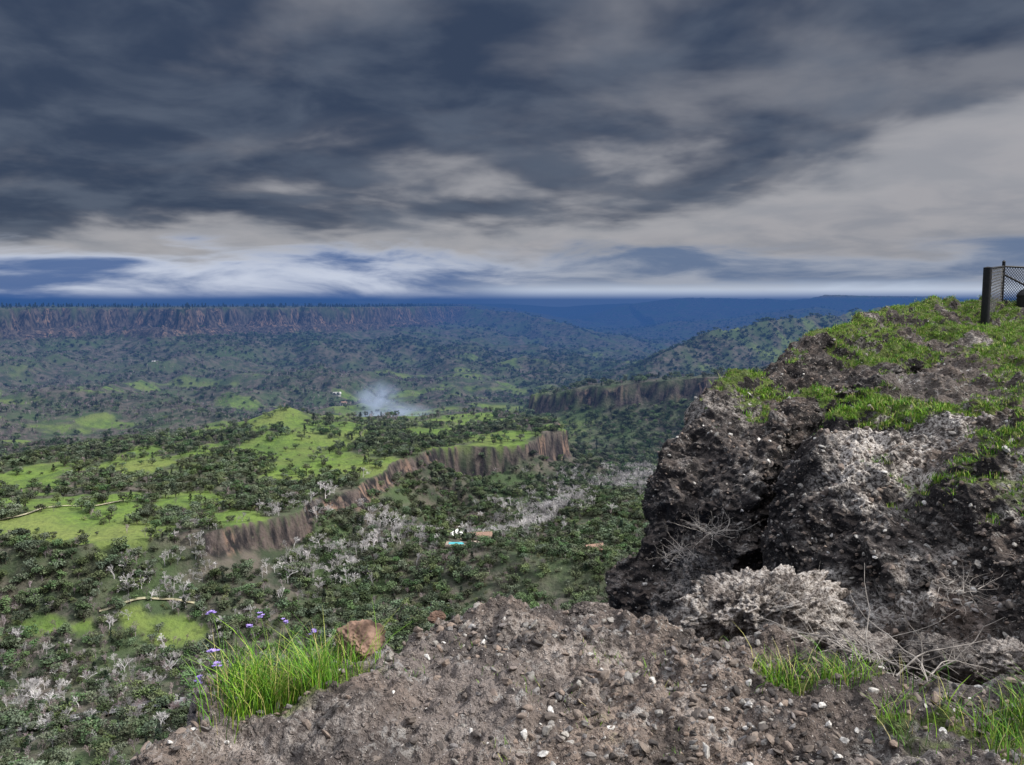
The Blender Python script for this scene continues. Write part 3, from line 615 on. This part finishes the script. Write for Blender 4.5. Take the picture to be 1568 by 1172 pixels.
# ------------------------------------------------------------ air haze and smoke (absorbing volumes, airlight put in as emission)
def voln(name,build):
    m=bpy.data.materials.new(name); m.use_nodes=True; m.node_tree.nodes.clear(); t=NT(m.node_tree); out=t.n('ShaderNodeOutputMaterial'); build(t,out); return m
def hzf(SIG,col):
    def hz(t,out):
        ab=t.n('ShaderNodeVolumeAbsorption'); ab.inputs['Color'].default_value=(0,0,0,1); ab.inputs['Density'].default_value=SIG
        em=t.n('ShaderNodeEmission'); em.inputs['Color'].default_value=(*col,1); em.inputs['Strength'].default_value=SIG
        ad=t.n('ShaderNodeAddShader'); t.put(ad.inputs[0],ab.outputs[0]); t.put(ad.inputs[1],em.outputs[0]); t.put(out.inputs['Volume'],ad.outputs[0])
    return hz
B=MB(); box(B,(0,1500,-119),(30000,1600,262)); B.obj('valley_haze',[voln('blue_haze',hzf(1/2600.,(.028,.085,.23)))],True)
B=MB(); box(B,(0,4902,-105),(30000,5200,296)); B.obj('distant_haze',[voln('deep_blue_haze',hzf(1/2200.,(.036,.108,.32)))],True)
def smk(t,out):
    tc=t.n('ShaderNodeTexCoord').outputs['Object']; g=t.n('ShaderNodeVectorMath',operation='LENGTH'); t.put(g.inputs[0],tc)
    nz=t.noise(tc,1.6,4,.6,.8); dn=t.m('MULTIPLY',t.m('MULTIPLY',t.st(nz,.36,.75),t.m('POWER',t.m('SUBTRACT',1,t.st(g.outputs['Value'],.0,.95)),1.3)),.085)
    ab=t.n('ShaderNodeVolumeAbsorption'); ab.inputs['Color'].default_value=(0,0,0,1); t.put(ab.inputs['Density'],dn)
    em=t.n('ShaderNodeEmission'); em.inputs['Color'].default_value=(.50,.60,.78,1); t.put(em.inputs['Strength'],dn)
    ad=t.n('ShaderNodeAddShader'); t.put(ad.inputs[0],ab.outputs[0]); t.put(ad.inputs[1],em.outputs[0]); t.put(out.inputs['Volume'],ad.outputs[0])
m_smk=voln('smoke_volume',smk)
def smoke(x,y,s,dz=0):
    v,f=ico(3); o=mesh_obj('chimney_smoke',v,f,m_smk); o.location=(x,y,Hz(x,y)+dz); o.scale=s
smoke(-190,1290,(95,80,28),8); smoke(-235,1400,(60,60,42),28)
# ------------------------------------------------------------ sky
w=bpy.data.worlds.new('World'); sc.world=w; w.use_nodes=True; nt=w.node_tree; nt.nodes.clear(); t=NT(nt)
SE,SR=math.radians(42),math.radians(100)
dv=t.n('ShaderNodeTexCoord').outputs['Generated']; sp=t.n('ShaderNodeSeparateXYZ'); t.put(sp.inputs[0],dv); sx,sy,sz=sp.outputs
zz=t.m('MAXIMUM',sz,0.0); hh=t.m('ADD',zz,.16)
cb=t.n('ShaderNodeCombineXYZ'); t.put(cb.inputs[0],t.m('DIVIDE',sx,hh)); t.put(cb.inputs[1],t.m('DIVIDE',sy,hh))
def off(v,a):
    mp=t.n('ShaderNodeMapping'); t.put(mp.inputs[0],v); mp.inputs['Location'].default_value=a; return mp.outputs[0]
nA_=t.noise(off(cb.outputs[0],(3.1,1.4,0)),.9,5,.5,.3); nB_=t.noise(cb.outputs[0],2.6,5,.52,.3)
nC_=t.noise(off(cb.outputs[0],(7.3,2.1,0)),1.7,5,.5,.2)
bound=t.m('SUBTRACT',zz,t.m('MULTIPLY_ADD',sx,.12,.125))
tt=t.m('ADD',bound,t.m('ADD',t.m('MULTIPLY_ADD',nA_,.32,-.16),t.m('MULTIPLY_ADD',nB_,.10,-.05)))
dark=t.st(tt,-.06,.05)
dfac=t.m('ADD',nC_,t.m('MULTIPLY_ADD',sx,.16,-.05))
dcol=t.mix(t.st(dfac,.38,.66),(.036,.054,.098),(.19,.20,.235)); dcol=t.mix(t.m('MULTIPLY',t.st(nB_,.4,.7),.7),dcol,(.11,.135,.185))
lcol=t.mix(t.st(nB_,.35,.65),(.37,.365,.39),(.275,.285,.325))
col=t.mix(dark,lcol,dcol)
edge=t.m('MULTIPLY',t.st(tt,-.09,-.02),t.m('SUBTRACT',1,t.st(tt,-.02,.03))); col=t.mix(t.m('MULTIPLY',edge,.4),col,(.44,.44,.46))
c2=t.n('ShaderNodeCombineXYZ'); t.put(c2.inputs[0],t.m('MULTIPLY',sx,5)); t.put(c2.inputs[1],t.m('MULTIPLY',sz,24)); n5=t.noise(c2,1.1,6,.55,.4)
low=t.m('SUBTRACT',1,t.st(t.m('ADD',zz,t.m('MULTIPLY_ADD',n5,.12,-.06)),.045,.075))
pl=t.mix(t.st(t.m('ADD',n5,t.m('MULTIPLY',zz,3.4)),.50,.74),(.065,.14,.34),(.60,.66,.80))
pr=t.mix(t.st(t.m('ADD',n5,t.m('MULTIPLY',zz,1.0)),.40,.62),(.11,.17,.30),(.34,.38,.47))
pc=t.mix(t.st(sx,-.2,.15),pl,pr); col=t.mix(t.m('MULTIPLY',low,.9),col,pc)
strip=t.m('SUBTRACT',1,t.st(t.m('ADD',zz,t.m('MULTIPLY_ADD',n5,.03,-.015)),.012,.030))
col=t.mix(t.m('MULTIPLY',t.m('MULTIPLY',strip,.85),t.st(sx,-.12,.05)),col,(.60,.68,.82))
zen=t.st(sz,.42,.8); col=t.mix(zen,col,(1.7,1.75,1.9))
sky=t.n('ShaderNodeTexSky',sky_type='NISHITA'); sky.sun_disc=False; sky.sun_elevation=SE; sky.sun_rotation=SR
bg1=t.n('ShaderNodeBackground'); t.put(bg1.inputs[0],sky.outputs[0]); bg1.inputs[1].default_value=.05
bg2=t.n('ShaderNodeBackground'); t.put(bg2.inputs[0],col); bg2.inputs[1].default_value=1
mx=t.n('ShaderNodeMixShader'); mx.inputs[0].default_value=.95; t.put(mx.inputs[1],bg1.outputs[0]); t.put(mx.inputs[2],bg2.outputs[0])
out=t.n('ShaderNodeOutputWorld'); t.put(out.inputs[0],mx.outputs[0])
sd=bpy.data.lights.new('sun','SUN'); sd.energy=5.0; sd.angle=math.radians(6); sd.color=(1,.95,.88); so=bpy.data.objects.new('sun',sd); sc.collection.objects.link(so)
dirn=Vector((math.sin(SR)*math.cos(SE),math.cos(SR)*math.cos(SE),math.sin(SE))); so.rotation_euler=dirn.to_track_quat('Z','Y').to_euler()
cam=bpy.data.cameras.new('camera'); co=bpy.data.objects.new('camera',cam); sc.collection.objects.link(co); co.rotation_euler=(math.radians(90)-PIT,0,0); cam.sensor_width=36; cam.lens=36*F/1568; cam.clip_start=.05; cam.clip_end=60000; sc.camera=co
print('done',time.time()-T0)
